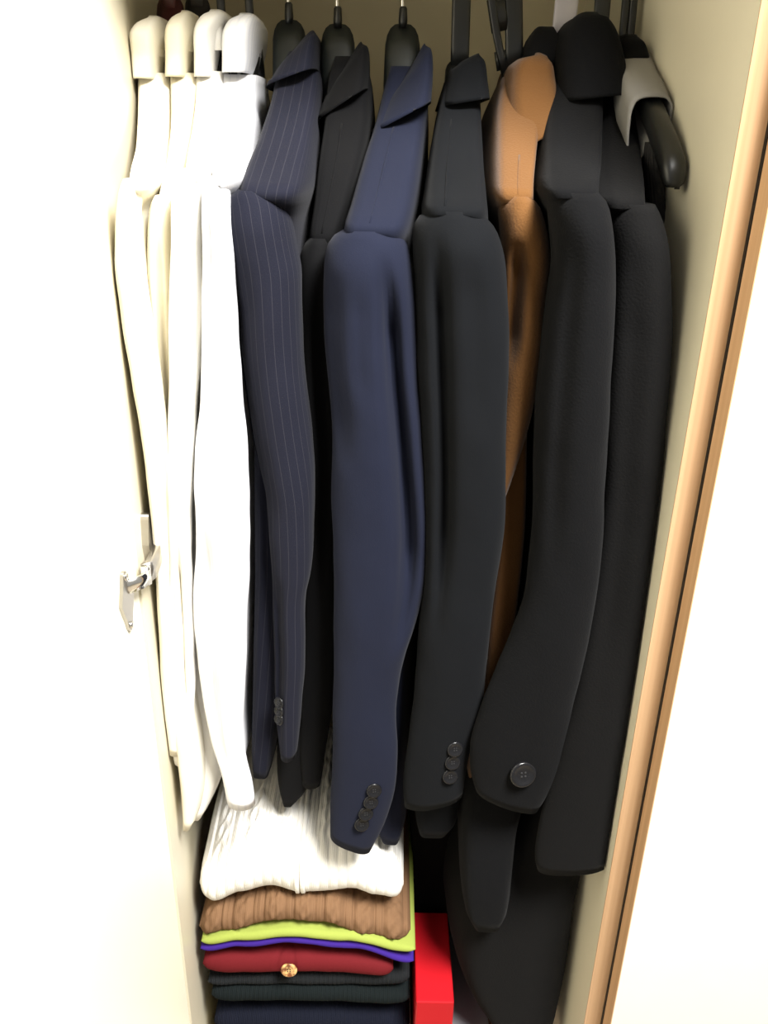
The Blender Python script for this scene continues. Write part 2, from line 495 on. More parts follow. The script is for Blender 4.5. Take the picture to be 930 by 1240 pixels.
wf = st(prism('floor', [(XL, D + .002), (XR, D + .002), (XR, YB), (XB, YB)], ZB - T, ZB, 'panel'))
st(box('trim_1', XL - T, XR + 0.5, D + 0.03, D + 0.05, 0.0, ZB - T, 'panel'))
wn = st(box('wall_neighbour', XR + T + 0.0006, XR + 2 * T, D + 0.0012, YB, ZB, ZT, 'panel'))
box('gap_shade', XR + T + 0.0004, XR + 2 * T, D - 0.0022, D + 0.0012, ZB, ZT, 'ebony', wn)  # dark strip standing in for the shadow line in the door gap
st(box('wall_room', XL - 1.6, XR + 1.6, YB + 0.02, YB + 0.1, 0.0, 2.5, 'panel'))
st(box('floor_room', -3, 3, -3.2, YB + 0.02, -0.05, 0.0, 'carpet'))
# closed door of the neighbouring unit, its wooden edge turned to the camera
d2x = XR + T + 0.0012
d2 = st(box('door_2', d2x + 0.0010, d2x + 0.45, D - 0.0235, D - 0.0030, ZB - 0.01, ZT, 'panel'))
box('edge_band', d2x, d2x + 0.0010, D - 0.0235, D - 0.0030, ZB - 0.01, ZT, 'band', d2)

# the open door on the left, swung past ninety degrees
bm_th = 0.018
ang = math.radians(6)
dv = Vector((-math.sin(ang), -math.cos(ang), 0)); dn = Vector((-math.cos(ang), math.sin(ang), 0))
hp = Vector((XL - 0.001, D - 0.004, 0))
vs_ = []
for z in (ZB - 0.01, ZT):
    for a_, b_ in ((0, 0), (0.46, 0), (0.46, bm_th), (0, bm_th)):
        q = hp + dv * a_ + dn * b_; vs_.append((q.x, q.y, z))
d1 = st(obj('door_1', vs_, [(0, 1, 2, 3), (7, 6, 5, 4), (0, 4, 5, 1), (1, 5, 6, 2), (2, 6, 7, 3), (3, 7, 4, 0)], 'panel', smooth=False, origin=tuple(hp)))

# hinge between the door and the left panel
hz = P(176, 690, D).z
def plate(name, pts_yz, x0, x1, mat, parent):
    n = len(pts_yz)
    V = [(x0, y, z) for y, z in pts_yz] + [(x1, y, z) for y, z in pts_yz]
    Fc = [tuple(range(n)), tuple(range(2 * n - 1, n - 1, -1))] + [(i, (i + 1) % n, n + (i + 1) % n, n + i) for i in range(n)]
    return obj(name, V, Fc, mat, parent, smooth=False)
def wing(cy, cz, hy, hz_, waist):
    pts = []
    for i in range(28):
        t = 2 * math.pi * i / 28
        zz = sgnpow(math.sin(t), 0.7) * hz_
        w = hy * (waist + (1 - waist) * math.exp(-(zz / (hz_ * 0.42)) ** 2))
        pts.append((cy + sgnpow(math.cos(t), 0.7) * w, cz + zz))
    return pts
hinge = plate('hinge', wing(D + 0.037, hz + 0.010, 0.011, 0.026, 0.62), XL - 0.0055, XL + 0.0028, 'steel', d1)   # mounting plate on the panel
def hbox(name, x0, x1, y0, y1, z0, z1, mat, bev): return box(name, x0, x1, y0, y1, z0, z1, mat, hinge, bev)
# arm: bent channel from the mounting plate to the knuckle
arm_pts = [(D + 0.056, 0.004), (D + 0.050, 0.0095), (D + 0.020, 0.0125), (D + 0.002, 0.0135), (D - 0.006, 0.011)]
rings = []
for y, x in arm_pts:
    hw = 0.0085
    rings.append([Vector((XL + x, y, hz - hw)), Vector((XL + x, y, hz + hw)), Vector((XL + max(0.003, x - 0.007), y, hz + hw)), Vector((XL + max(0.003, x - 0.007), y, hz - hw))])
skin('hinge_arm', rings, 'steel', hinge)
for y, zz in ((D + 0.044, 0), (D + 0.024, 0)):
    tube('screw', [(XL + 0.011, y, hz + zz), (XL + 0.0142, y, hz + zz)], 0.0032, 'chrome', hinge)
def on_door(a_, n_, z): q = hp + dv * a_ - dn * n_; return Vector((q.x, q.y, z))
fl = wing(0.028, hz - 0.012, 0.012, 0.0275, 0.45)
V = [on_door(a_, 0.0004, z) for a_, z in fl] + [on_door(a_, 0.0032, z) for a_, z in fl]; n = len(fl)
obj('cup_plate', V, [tuple(range(n)), tuple(range(2*n-1, n-1, -1))] + [(i, (i+1) % n, n + (i+1) % n, n + i) for i in range(n)], 'steel', hinge, smooth=False)
tube('knuckle', [on_door(0.004, 0.0105, hz - 0.0080), on_door(0.004, 0.0105, hz + 0.0080)], 0.0040, 'chrome', hinge)
lk = [[on_door(a_, n_, hz - 0.006), on_door(a_, n_, hz + 0.006), on_door(a_, n_ - 0.003, hz + 0.006), on_door(a_, n_ - 0.003, hz - 0.006)] for a_, n_ in ((-0.004, 0.012), (0.006, 0.0145), (0.016, 0.0125), (0.026, 0.004))]
skin('hinge_link', lk, 'chrome', hinge)
for zz in (0.0225, -0.0225):
    c = on_door(0.028, 0.0025, hz - 0.012 + zz); c2 = on_door(0.028, 0.0046, hz - 0.012 + zz)
    tube('screw', [c, c2], 0.0030, 'chrome', hinge)

# shelf pins and pin holes
def on_x(px, py, X):
    d = fwd + right * ((px - W_PX / 2) / F_PX) - up * ((py - H_PX / 2) / F_PX)
    return CAM + d * (X / d.x)
q = on_x(721, 1073, XR)
tube('shelf_pin', [(q.x + 0.001, q.y, q.z), (q.x - 0.003, q.y, q.z), (q.x - 0.0031, q.y, q.z), (q.x - 0.0105, q.y, q.z)], 0.0042, 'pin', wr, 16)
q = on_x(228, 1078, XL)
tube('shelf_pin', [(q.x - 0.008, q.y, q.z), (q.x + 0.0085, q.y, q.z)], 0.0042, 'steel', wl, 16)
for (a_, b_) in ((717, 1105), (711, 1138), (696, 1230), (835, 520)):
    q = on_x(a_, b_, XR)
    if D < q.y < YB:
        tube('pin_hole', [(q.x - 0.0003, q.y, q.z), (q.x + 0.006, q.y, q.z)], 0.0027, 'hole', wr, 14)

rail = empty('clothes_rail', ((XL + XR) / 2, YR, RAIL_Z), 'round steel clothes rail across the top of the wardrobe', 'rail')
tube('rod', [(left_at(YR) + 0.004, YR, RAIL_Z), (XR - 0.004, YR, RAIL_Z)], RAIL_R, 'steel', rail, 24)
for xa, xb in ((left_at(YR) + .003, left_at(YR) + 0.008), (XR - 0.006, XR)):
    tube('end_socket', [(xa, YR, RAIL_Z), (xb, YR, RAIL_Z)], 0.022, 'steel', rail, 24)

# ------------------------------------------------------------------ garments
def garment(name, label, cat, group, px, seed):
    q = P(px, 60, YR)
    return empty(name, (q.x, YR, 1.0), label, cat, group)

def swing(tsecs, hang_px, hang_py):
    """sideways offset of the rail point against the near shoulder"""
    s = min([t for t in tsecs if t[0] <= 320], key=lambda t: t[3])
    e = (P(s[1], s[0], s[3]).x + P(s[2], s[0], s[3]).x) / 2
    return P(hang_px, hang_py, YR).x - e

def arm_point(tsecs):
    ys = min(t[3] for t in tsecs if t[0] <= 320)
    for t in tsecs:
        if t[3] <= ys + 0.03:
            return P((t[1] + t[2]) / 2, t[0] + 6, t[3] + 0.035)

SHIRTS = 'pale shirts hung at the left end of the rail'
def shirt(label, mat, col, tor, slv, Ysl, b, px, py, seed, folds=(), tilt=0.0, far=True):
    g = garment('dress_shirt', label, 'shirt', SHIRTS, px, seed)
    tor = [(t[0], t[1] - (7, 5, 1)[i] if i < 3 else t[1], t[2] + (3, 3, 1)[i] if i < 3 else t[2], t[3]) for i, t in enumerate(tor)]
    dx = swing(tor, px, py)
    dx = max(-.012, min(.012, dx))
    torso(g, tor, mat, seed, dx, amp=0.003, ex=5.0, yfront=Ysl - .74 * b + .006, ycap=slv[0][0])
    s = sleeve(g, slv, mat, Ysl, b, seed + 5, amp=0.0035, folds=folds, tilt=tilt)
    cs = [(r_[0], r_[1] + 5, r_[2] - 1, r_[3], r_[4]) for r_ in sorted(col)]
    for i_, e_ in ((-1, 1.5), (-2, .5)):
        r_ = cs[i_]; cs[i_] = (r_[0], r_[1] + e_, r_[2] - e_, r_[3] - .002, r_[4])
    collar(g, cs, mat, seed, ex=3.8)
    return g

# S1
t1 = [(88, 170, 203, .86), (130, 166, 200, .83), (180, 158, 190, .77), (215, 149, 178, .72), (260, 146, 172, .68), (400, 156, 190, .672),
      (600, 180, 208, .665), (800, 195, 222, .66), (900, 204, 240, .655), (960, 211, 246, .655), (995, 216, 240, .655), (1006, 218, 232, .655)]
s1 = [(216, 152, 170), (230, 146, 171), (270, 142, 167), (310, 141, 168), (380, 149, 182), (450, 159, 194), (520, 169, 203), (600, 181, 212), (700, 191, 216), (800, 196, 222), (860, 199, 226), (912, 205, 229)]
shirt('cream shirt hung leftmost, next to the wardrobe side panel', 'shirt_cream',
      [(29, 186, 207, .045, 0), (36, 175, 209, .055, 0), (50, 168, 209, .062, 0), (75, 167, 207, .058, 0), (100, 165, 206, .058, 0)],
      t1, s1, .662, .020, 212, 20, 1, folds=((330, 820, .75, .6, .2, .012),))
# S2
t2 = [(88, 209, 238, .86), (135, 207, 232, .82), (200, 196, 222, .745), (240, 185, 212, .715), (270, 183, 210, .705), (400, 190, 215, .70), (600, 206, 228, .70), (850, 222, 246, .70), (935, 228, 250, .70), (945, 232, 248, .70)]
s2 = [(236, 190, 205), (250, 183, 209), (300, 180, 212), (340, 181, 213), (420, 187, 215), (500, 197, 219), (600, 204, 224), (750, 209, 230), (880, 214, 234), (925, 219, 233)]
shirt('ivory shirt hung second from the left panel', 'shirt_ivory',
      [(23, 224, 243, .045, 0), (30, 215, 244, .055, 0), (45, 209, 244, .062, 0), (75, 207, 241, .058, 0), (98, 206, 240, .058, 0)],
      t2, s2, .69, .020, 240, 20, 2, folds=((270, 520, .55, .5, .15, .008),))
# S3
t3 = [(86, 241, 270, .86), (130, 236, 264, .82), (180, 223, 252, .76), (215, 216, 248, .71), (260, 213, 247, .69), (400, 210, 247, .69), (600, 210, 236, .69), (800, 214, 250, .69), (900, 216, 272, .685), (950, 222, 270, .68), (980, 222, 256, .68), (994, 224, 246, .68)]
s3 = [(203, 226, 240), (216, 214, 246), (240, 210, 249), (300, 209, 249), (400, 205, 247), (500, 205, 240), (600, 205, 234), (650, 205, 232), (700, 204, 232), (760, 200, 235), (830, 197, 236), (880, 203, 236), (922, 211, 234)]
shirt('white shirt hung third from the left panel, its tail showing above the sweaters', 'shirt_white',
      [(22, 256, 281, .045, 0), (28, 248, 283, .055, 0), (45, 242, 274, .062, 0), (75, 240, 271, .058, 0), (98, 239, 271, .058, 0)],
      t3, s3, .668, .026, 266, 20, 3, folds=((230, 560, .9, .75, .15, .010), (640, 900, .5, .7, .14, .010)))
# S4
t4 = [(90, 272, 308, .86), (130, 268, 303, .83), (180, 258, 288, .77), (215, 249, 277, .72), (240, 248, 275, .70), (400, 256, 286, .695), (600, 262, 296, .695), (800, 262, 296, .695), (880, 266, 292, .695), (925, 272, 296, .695), (935, 276, 292, .695)]
s4 = [(213, 256, 271), (228, 247, 276), (260, 247, 278), (300, 247, 281), (400, 245, 288), (520, 240, 298), (600, 236, 300), (700, 234, 300), (780, 237, 299), (830, 242, 296), (880, 250, 293), (920, 262, 298), (950, 272, 304), (972, 277, 307)]
shirt('cool white striped shirt hung fourth, beside the pinstripe jacket', 'shirt_blue',
      [(26, 290, 317, .045, 0), (32, 280, 320, .055, 0), (48, 273, 319, .062, 0), (75, 271, 316, .058, 0), (93, 270, 313, .058, 0)],
      t4, s4, .665, .030, 301, 24, 4, folds=((230, 420, .45, .4, .12, .008), (620, 940, .25, .35, .14, .012), (680, 860, .8, .7, .1, .010)))

JK = 'suit jackets hung side by side'
def jacket(name, label, cat, mat, col, tor, slv, Ysl, b, px, py, seed, folds=(), tilt=0.0, buttons=(), br=0.0078, grp=JK, amp=0.0022, lapel=True, cmat=None, yaw=0.2, lean=-0.022, dxmax=.014, seam=None):
    g = garment(name, label, cat, grp, px, seed)
    dx = swing(tor, px, py)
    dx = max(-.014, min(dxmax, dx))
    torso(g, tor, mat, seed, dx, amp=amp, yfront=Ysl - .74 * b + .004, ycap=slv[0][0])
    if seam:
        pts = []
        for (py, xl, xr, Y) in TROWS[g.name]:
            if seam[0] <= py <= slv[0][0] + 4:
                pts.append(P(xl + (xr - xl) * seam[1], py, Y + .0003))
        tube('shoulder_seam', pts, .0009, mat, g, 8)
    sv = sleeve(g, slv, mat, Ysl, b, seed + 5, amp=amp * 1.1, folds=folds, tilt=tilt, lean=lean)
    sleeve(g, slv, mat, Ysl, b, seed + 9, amp=amp, far=2 * dx)
    if col: collar(g, col, cmat or mat, seed, inner=0.84, ex=4.2)
    for (bx, by) in buttons:
        Yb = sleeve_front(slv, by, bx, Ysl, b, lean=lean)
        button(sv, P(bx, by, Yb - 0.0015), br, yaw=yaw)
    return g

# J1 pinstripe
tj1 = [(62, 348, 374, .875), (90, 333, 385, .85), (130, 320, 382, .81), (170, 305, 377, .77), (210, 286, 372, .73), (240, 277, 366, .705), (300, 284, 360, .70), (500, 298, 368, .70), (700, 300, 366, .70), (800, 300, 352, .70), (900, 299, 336, .70), (930, 300, 329, .70), (943, 302, 327, .70)]
sj1 = [(229, 290, 318), (236, 276, 338), (262, 275, 352), (300, 279, 361), (330, 282, 366), (430, 291, 367), (520, 303, 376), (560, 312, 379), (600, 322, 380), (650, 326, 380), (690, 328, 378), (715, 329, 373), (740, 330, 371), (790, 332, 370), (850, 333, 364), (895, 337, 360), (913, 340, 358)]
jacket('suit_jacket', 'navy pinstripe suit jacket hung right beside the white shirts', 'jacket', 'pinstripe',
       [(60, 350, 384, .040, .012), (66, 343, 387, .050, .013), (80, 336, 388, .062, .012), (100, 329, 388, .076, .008)],
       tj1, sj1, .70, .042, 350, 30, 11, folds=((300, 640, .10, .05, .22, .014), (690, 900, .2, .2, .15, .01)),
       buttons=((338, 851), (338, 861), (338, 871)), br=0.0060, yaw=-0.6, lean=-0.01)
# J2 black
tj2 = [(68, 404, 440, .875), (100, 394, 446, .85), (150, 388, 445, .81), (200, 380, 438, .775), (250, 374, 424, .755), (300, 368, 412, .745), (500, 370, 408, .74), (700, 366, 404, .735), (850, 338, 398, .725), (900, 329, 392, .72), (940, 328, 390, .72), (965, 333, 372, .72), (978, 340, 356, .72)]
sj2 = [(286, 376, 400), (300, 367, 408), (330, 363, 414), (400, 362, 415), (600, 368, 412), (750, 366, 408), (850, 362, 402), (910, 362, 394), (948, 366, 388)]
jacket('suit_jacket', 'plain black suit jacket set back between the pinstripe and the navy jacket', 'jacket', 'black_wool',
       [(80, 408, 440, .040, .017), (87, 400, 446, .050, .019), (102, 394, 447, .062, .017), (132, 386, 447, .086, .015)],
       tj2, sj2, .745, .034, 408, 35, 12, folds=((320, 700, .5, .5, .18, .01),), seam=(140, .45))
# J3 navy
tj3 = [(80, 472, 512, .875), (110, 462, 515, .855), (150, 450, 513, .815), (200, 432, 508, .765), (250, 416, 502, .725), (285, 406, 496, .705), (400, 424, 494, .70), (600, 432, 500, .70), (760, 440, 498, .70), (900, 446, 494, .70), (1000, 448, 492, .70), (1018, 452, 490, .70), (1024, 458, 486, .70)]
sj3 = [(276, 420, 466), (283, 407, 484), (300, 396, 495), (340, 393, 502), (400, 393, 506), (450, 396, 508), (520, 402, 512), (600, 404, 517), (650, 404, 518), (700, 404, 513), (760, 404, 500), (800, 404, 488), (850, 404, 482), (930, 403, 480), (980, 400, 470), (1019, 400, 449)]
jacket('suit_jacket', 'navy blue suit jacket with four cuff buttons, in the middle of the rail', 'jacket', 'navy',
       [(86, 480, 514, .040, .020), (94, 471, 520, .052, .022), (112, 462, 522, .067, .019), (146, 450, 519, .100, .014)],
       tj3, sj3, .695, .044, 491, 38, 13, folds=((300, 780, .70, .82, .085, .026), (320, 560, .12, .10, .12, .010), (340, 480, .42, .36, .08, .004)), tilt=-0.010, seam=(150, .44),
       buttons=((453, 957), (449, 971), (443, 985), (438, 998)), br=0.0078)
# J4 charcoal blazer
tj4 = [(82, 546, 577, .875), (110, 536, 582, .85), (150, 526, 586, .81), (200, 517, 590, .765), (240, 511, 595, .725), (265, 507, 598, .705), (400, 522, 598, .70), (700, 516, 572, .70), (900, 502, 566, .70), (960, 498, 563, .70), (995, 498, 560, .70), (1008, 499, 556, .70), (1015, 502, 546, .70)]
sj4 = [(253, 528, 566), (262, 508, 588), (285, 499, 604), (330, 500, 613), (420, 505, 616), (540, 512, 614), (640, 514, 610), (700, 512, 602), (790, 506, 590), (850, 500, 582), (900, 493, 571), (945, 487, 563), (968, 489, 560)]
jacket('suit_jacket', 'charcoal black blazer with three cuff buttons, left of the camel coat', 'jacket', 'charcoal',
       [(76, 553, 578, .04, .004), (83, 544, 583, .05, .004), (105, 536, 585, .064, .004), (128, 529, 587, .082, .004)],
       tj4, sj4, .69, .044, 556, 70, 14, folds=((275, 760, .27, .22, .075, .020), (300, 520, .62, .6, .12, .004)), tilt=0.008, seam=(140, .34),
       buttons=((551, 907), (548, 923), (545, 940)), br=0.0080)
# camel coat
CT = 'long wool coats at the right end of the rail'
tc5 = [(92, 612, 655, .87), (130, 603, 661, .83), (180, 600, 657, .79), (220, 599, 654, .765), (255, 599, 655, .75), (300, 604, 660, .745), (500, 603, 646, .712), (650, 600, 642, .705), (750, 590, 632, .702), (850, 578, 618, .702), (920, 568, 600, .702), (948, 566, 590, .702)]
sc5 = [(236, 612, 640), (248, 603, 652), (280, 605, 662), (310, 607, 666), (350, 608, 662), (420, 607, 656), (500, 600, 641), (560, 597, 624), (620, 590, 604), (700, 584, 596), (800, 576, 590)]
jacket('wool_coat', 'camel brown wool coat hung between the black blazer and black overcoat', 'coat', 'camel',
       [(74, 640, 656, .05, -.002), (80, 618, 661, .06, -.002), (100, 607, 663, .068, 0), (140, 600, 664, .088, .008), (172, 595, 662, .112, .016)],
       tc5, sc5, .722, .036, 622, 60, 15, folds=((285, 440, .30, .14, .13, .018),), grp=CT, amp=0.002, seam=(180, .52))
# black overcoat
tc6 = [(60, 682, 720, .885), (75, 676, 726, .87), (95, 670, 732, .85), (125, 664, 737, .825), (200, 659, 738, .775), (250, 661, 736, .735), (310, 669, 736, .70), (600, 664, 718, .69), (850, 612, 690, .685), (950, 570, 655, .68), (1020, 556, 634, .665), (1080, 554, 627, .652), (1115, 558, 622, .65), (1129, 568, 612, .65)]
sc6 = [(232, 676, 722), (246, 664, 733), (310, 668, 740), (380, 660, 740), (450, 653, 738), (560, 646, 732), (640, 643, 727), (720, 634, 719), (770, 617, 711), (810, 600, 704), (850, 584, 695), (900, 570, 684), (930, 569, 675), (950, 571, 664), (968, 576, 652)]
jacket('wool_coat', 'black wool overcoat with one big round cuff button', 'coat', 'coat_black',
       [(25, 692, 716, .045, 0), (30, 682, 724, .058, 0), (50, 670, 735, .068, 0), (90, 662, 742, .084, 0), (124, 659, 744, .098, 0.004)],
       tc6, sc6, .672, .044, 712, 30, 16, folds=((260, 700, .25, .25, .12, .006),), tilt=-0.012, buttons=((633, 937),), br=0.0135, grp=CT)
# second long black coat, against the right panel
tc7 = [(62, 738, 760, .885), (100, 733, 770, .86), (150, 730, 778, .825), (200, 730, 787, .785), (250, 730, 795, .755), (300, 732, 798, .725), (600, 724, 786, .715), (900, 668, 748, .70), (1000, 630, 735, .69), (1060, 590, 722, .68), (1120, 556, 710, .672), (1170, 548, 704, .672), (1200, 553, 698, .672), (1230, 568, 690, .672), (1255, 590, 680, .672), (1270, 612, 668, .672)]
sc7 = [(246, 748, 790), (262, 738, 798), (300, 734, 806), (400, 735, 809), (560, 729, 803), (620, 726, 800), (700, 716, 793), (780, 705, 785), (900, 680, 766), (1000, 652, 746), (1035, 647, 737), (1050, 650, 734)]
jacket('wool_coat', 'longest soft black coat, hung against the right side panel', 'coat', 'coat_dark',
       [(50, 742, 762, .04, 0), (58, 736, 768, .05, 0), (85, 731, 773, .062, 0), (115, 729, 777, .078, 0)],
       tc7, sc7, .692, .034, 742, 40, 17, folds=((280, 900, .3, .3, .2, .006),), tilt=0.004, grp=CT, dxmax=-.004, lean=-.052)
# black waistcoat hidden behind camel coat and overcoat: only its shoulder peeps out
tt_ = [(700, 520, 560, .80), (800, 512, 560, .80), (900, 506, 560, .80), (1000, 499, 562, .80), (1090, 498, 560, .80), (1128, 500, 558, .80), (1136, 504, 554, .80)]
g = garment('shade_filler', 'added black cloth filling in the deep shade below the charcoal blazer, behind the red box', 'shade_filler', None, 556, 19)
torso(g, tt_, 'coat_black', 19, 0.0, amp=0.002)  # added black body in place of the deep shade behind the coats
tv = [(32, 652, 672, .915 - .03), (45, 644, 680, .875), (75, 638, 690, .865), (120, 645, 690, .86), (200, 648, 688, .855), (400, 650, 680, .85), (600, 648, 672, .85), (615, 652, 668, .85)]
g = garment('waistcoat', 'black waistcoat whose shoulder peeps out behind the camel coat collar', 'waistcoat', None, 665, 18)
torso(g, tv, 'black_wool', 18, 0.0, amp=0.001)

# ------------------------------------------------------------------ hangers
HG = 'hangers on the rail'
def ap(t): return arm_point(t)
hanger(205, -8, 'mahogany', 'broad mahogany wooden hanger above the leftmost cream shirt', ap(t1), style='strap', width=.014, nh=.030, sw=.006, pw=.45)
hanger(238, -10, 'ebony', 'broad dark stained hanger above the second ivory shirt', ap(t2), style='strap', width=.013, nh=.030, sw=.006, pw=.45)
hanger(270, 30, 'plastic', 'thin black plastic hanger holding the third white shirt', ap(t3), style='strap', width=.009, nh=.012, sw=.0038, xs=-0.004)
hanger(304, 30, 'plastic', 'thin black plastic hanger holding the striped white shirt', ap(t4), style='strap', width=.009, nh=.012, sw=.0038, xs=-0.004)
hanger(350, 23, 'plastic_soft', 'contoured dark hanger with wire hook in the pinstripe jacket', ap(tj1), width=.0165, nh=.030, xs=-0.003)
hanger(409, 28, 'plastic_soft', 'contoured dark hanger with wire hook in the plain black jacket', ap(tj2), width=.0165, nh=.030, xs=-0.003)
hanger(488, 28, 'plastic_soft', 'contoured dark hanger with wire hook in the navy jacket', ap(tj3), width=.0170, nh=.032, xs=-0.004)
hanger(557, 72, 'plastic', 'black plastic hanger with broad strap hook in the charcoal blazer', ap(tj4), style='strap', width=.014, nh=.016, sw=.0088, xs=-0.002)
h5 = hanger(624, 72, 'plastic', 'black plastic hanger with slotted strap hook in the camel coat', ap(tc5), style='strap', width=.013, nh=.020, sw=.0085, xs=-0.010)
hanger(681, 44, 'lavender', 'pale lavender plastic hanger between the camel coat and overcoat', (P(672, 90, .86)), style='strap', width=.014, nh=.020, sw=.011, xs=0.004)
hanger(727, 34, 'plastic', 'black plastic hanger with strap hook in the big-button overcoat', ap(tc6), style='strap', width=.013, nh=.016, sw=.0075)
hanger(752, 60, 'plastic', 'black plastic hanger with thin hook in the longest coat', ap(tc7), style='strap', width=.012, nh=.016, sw=.0035)
# second, slotted strap beside the camel hanger hook, joined by two webs
q = P(607, 50, YR)
tube('hook_strap', [P(593, -40, YR), P(594, -10, YR), P(598, 20, YR), P(602, 45, YR), P(607, 70, YR), P(612, 90, YR)], 0, 'plastic', h5, n=16, flat=(.0038, .0026))
for (pa_, pb_) in (((600, -2), (606, 38)), ((609, 61), (612, 84))):
    tube('hook_web', [P(*pa_, YR + .001), P((pa_[0] + pb_[0]) / 2, (pa_[1] + pb_[1]) / 2, YR + .001), P(*pb_, YR + .001)], 0, 'plastic', h5, n=16, flat=(.0085, .002))

# grey top on a hanger whose bare arm end sticks out by the right panel
tip = P(817, 205, .712)
q0 = P(762, 55, YR)
hr = empty('coat_hanger', (q0.x, YR, q0.z - .05), 'black plastic hanger with its bare arm end sticking out by the right panel', 'hanger', HG)
tube('hook', hook_path(q0.x, q0.z - .01), 0, 'plastic', hr, n=16, flat=(.0035, .0025))
rings = []
pa = [(-1.0, P(820, 219, .702), .006, .005), (-.97, P(818, 212, .706), .0095, .0105), (-.85, P(810, 186, .725), .0095, .0115), (-.7, P(799, 158, .750), .009, .011), (-.4, P(780, 112, .81), .009, .010), (0, P(762, 66, .90), .009, .010)]
ctl = [(s, p.x, p.y, p.z, hx, hz_) for s, p, hx, hz_ in pa]
dense = catmull(ctl, 26)
full = dense + [[-r[0], 2 * q0.x - r[1] - 0.0, 2 * YR - r[2], r[3], r[4], r[5]] for r in dense[-2::-1]]
for (s, x, y, z, hx, hz_) in full:
    x = min(x, XR - 0.012)
    rings.append([Vector((x + hx * sgnpow(math.cos(t), .7), y, z + hz_ * sgnpow(math.sin(t), .7))) for t in [2*math.pi*j/20 for j in range(20)]])
skin('shoulder_arms', rings, 'plastic', hr)
nt_ = P(820, 226, .705)
tube('arm_notch', [(nt_.x, nt_.y, nt_.z - .002), (nt_.x, nt_.y, nt_.z + .006)], .0022, 'plastic', hr)

# light grey cloth draped over that arm
gt = empty('jersey_top', (q0.x, YR, 1.3), 'light grey jersey top draped over the hanger beside the right panel', 'top')
rings = []
for (sg, x, y, z, hx, hz_) in [r for r in full if abs(r[0]) < 0.62]:
    x = min(x, XR - 0.012)
    k_ = min(1.0, abs(sg) / 0.62)
    rr = []
    for j in range(40):
        t = 2 * math.pi * j / 40
        cx_, sz_ = sgnpow(math.cos(t), .66), sgnpow(math.sin(t), .66)
        px_ = x + (hx + .0045) * cx_ - (.006 if cx_ < 0 else 0) * (-cx_)
        pz_ = z + (hz_ + .0040) * sz_
        if sz_ < 0: pz_ += sz_ * ((0.055 if cx_ < 0 else 0.012) * (abs(cx_) ** .6) * (1 - .45 * k_))
        px_ += .0012 * noise.noise(Vector((t * 2, y * 40, 3)))
        rr.append(Vector((min(px_, XR - .003), y, pz_)))
    rings.append(rr)
o = skin('drape', rings, 'grey_cloth', gt, cap0=False, cap1=False)
sm = o.modifiers.new('thickness', 'SOLIDIFY'); sm.thickness = 0.0016; sm.offset = 1
# ribbed dark knit strap hanging under the grey cloth
rings = []
for (py, xl, xr, Y) in catmull([(172, 783, 797, .765), (190, 780, 801, .765), (230, 783, 803, .765), (280, 788, 806, .765), (330, 791, 806, .765)], 30):
    L, R_ = P(xl, py, Y), P(xr, py, Y); c = (L + R_) / 2; a = (R_ - L).x / 2
    r = ring(c, XAX, YAX, a, .012, 2.4, 64)
    rings.append([p + Vector((0, -0.0012 * (0.5 + 0.5 * math.cos(j / 64 * 2 * math.pi * 16)), 0)) for j, p in enumerate(r)])
kb = empty('knit_scarf', tuple(P(792, 330, .765)), 'dark ribbed knit hanging beneath the bare hanger arm', 'scarf')
skin('ribbed_band', rings, 'ribbed', kb)

# ------------------------------------------------------------------ folded sweaters
SW = 'folded sweaters in the stack under the shirts'
def interp(pts, x):
    if x <= pts[0][0]: return pts[0][1]
    for (a, b) in zip(pts, pts[1:]):
        if x <= b[0]:
            u = (x - a[0]) / (b[0] - a[0]); u = u * u * (3 - 2 * u)
            return a[1] + (b[1] - a[1]) * u
    return pts[-1][1]

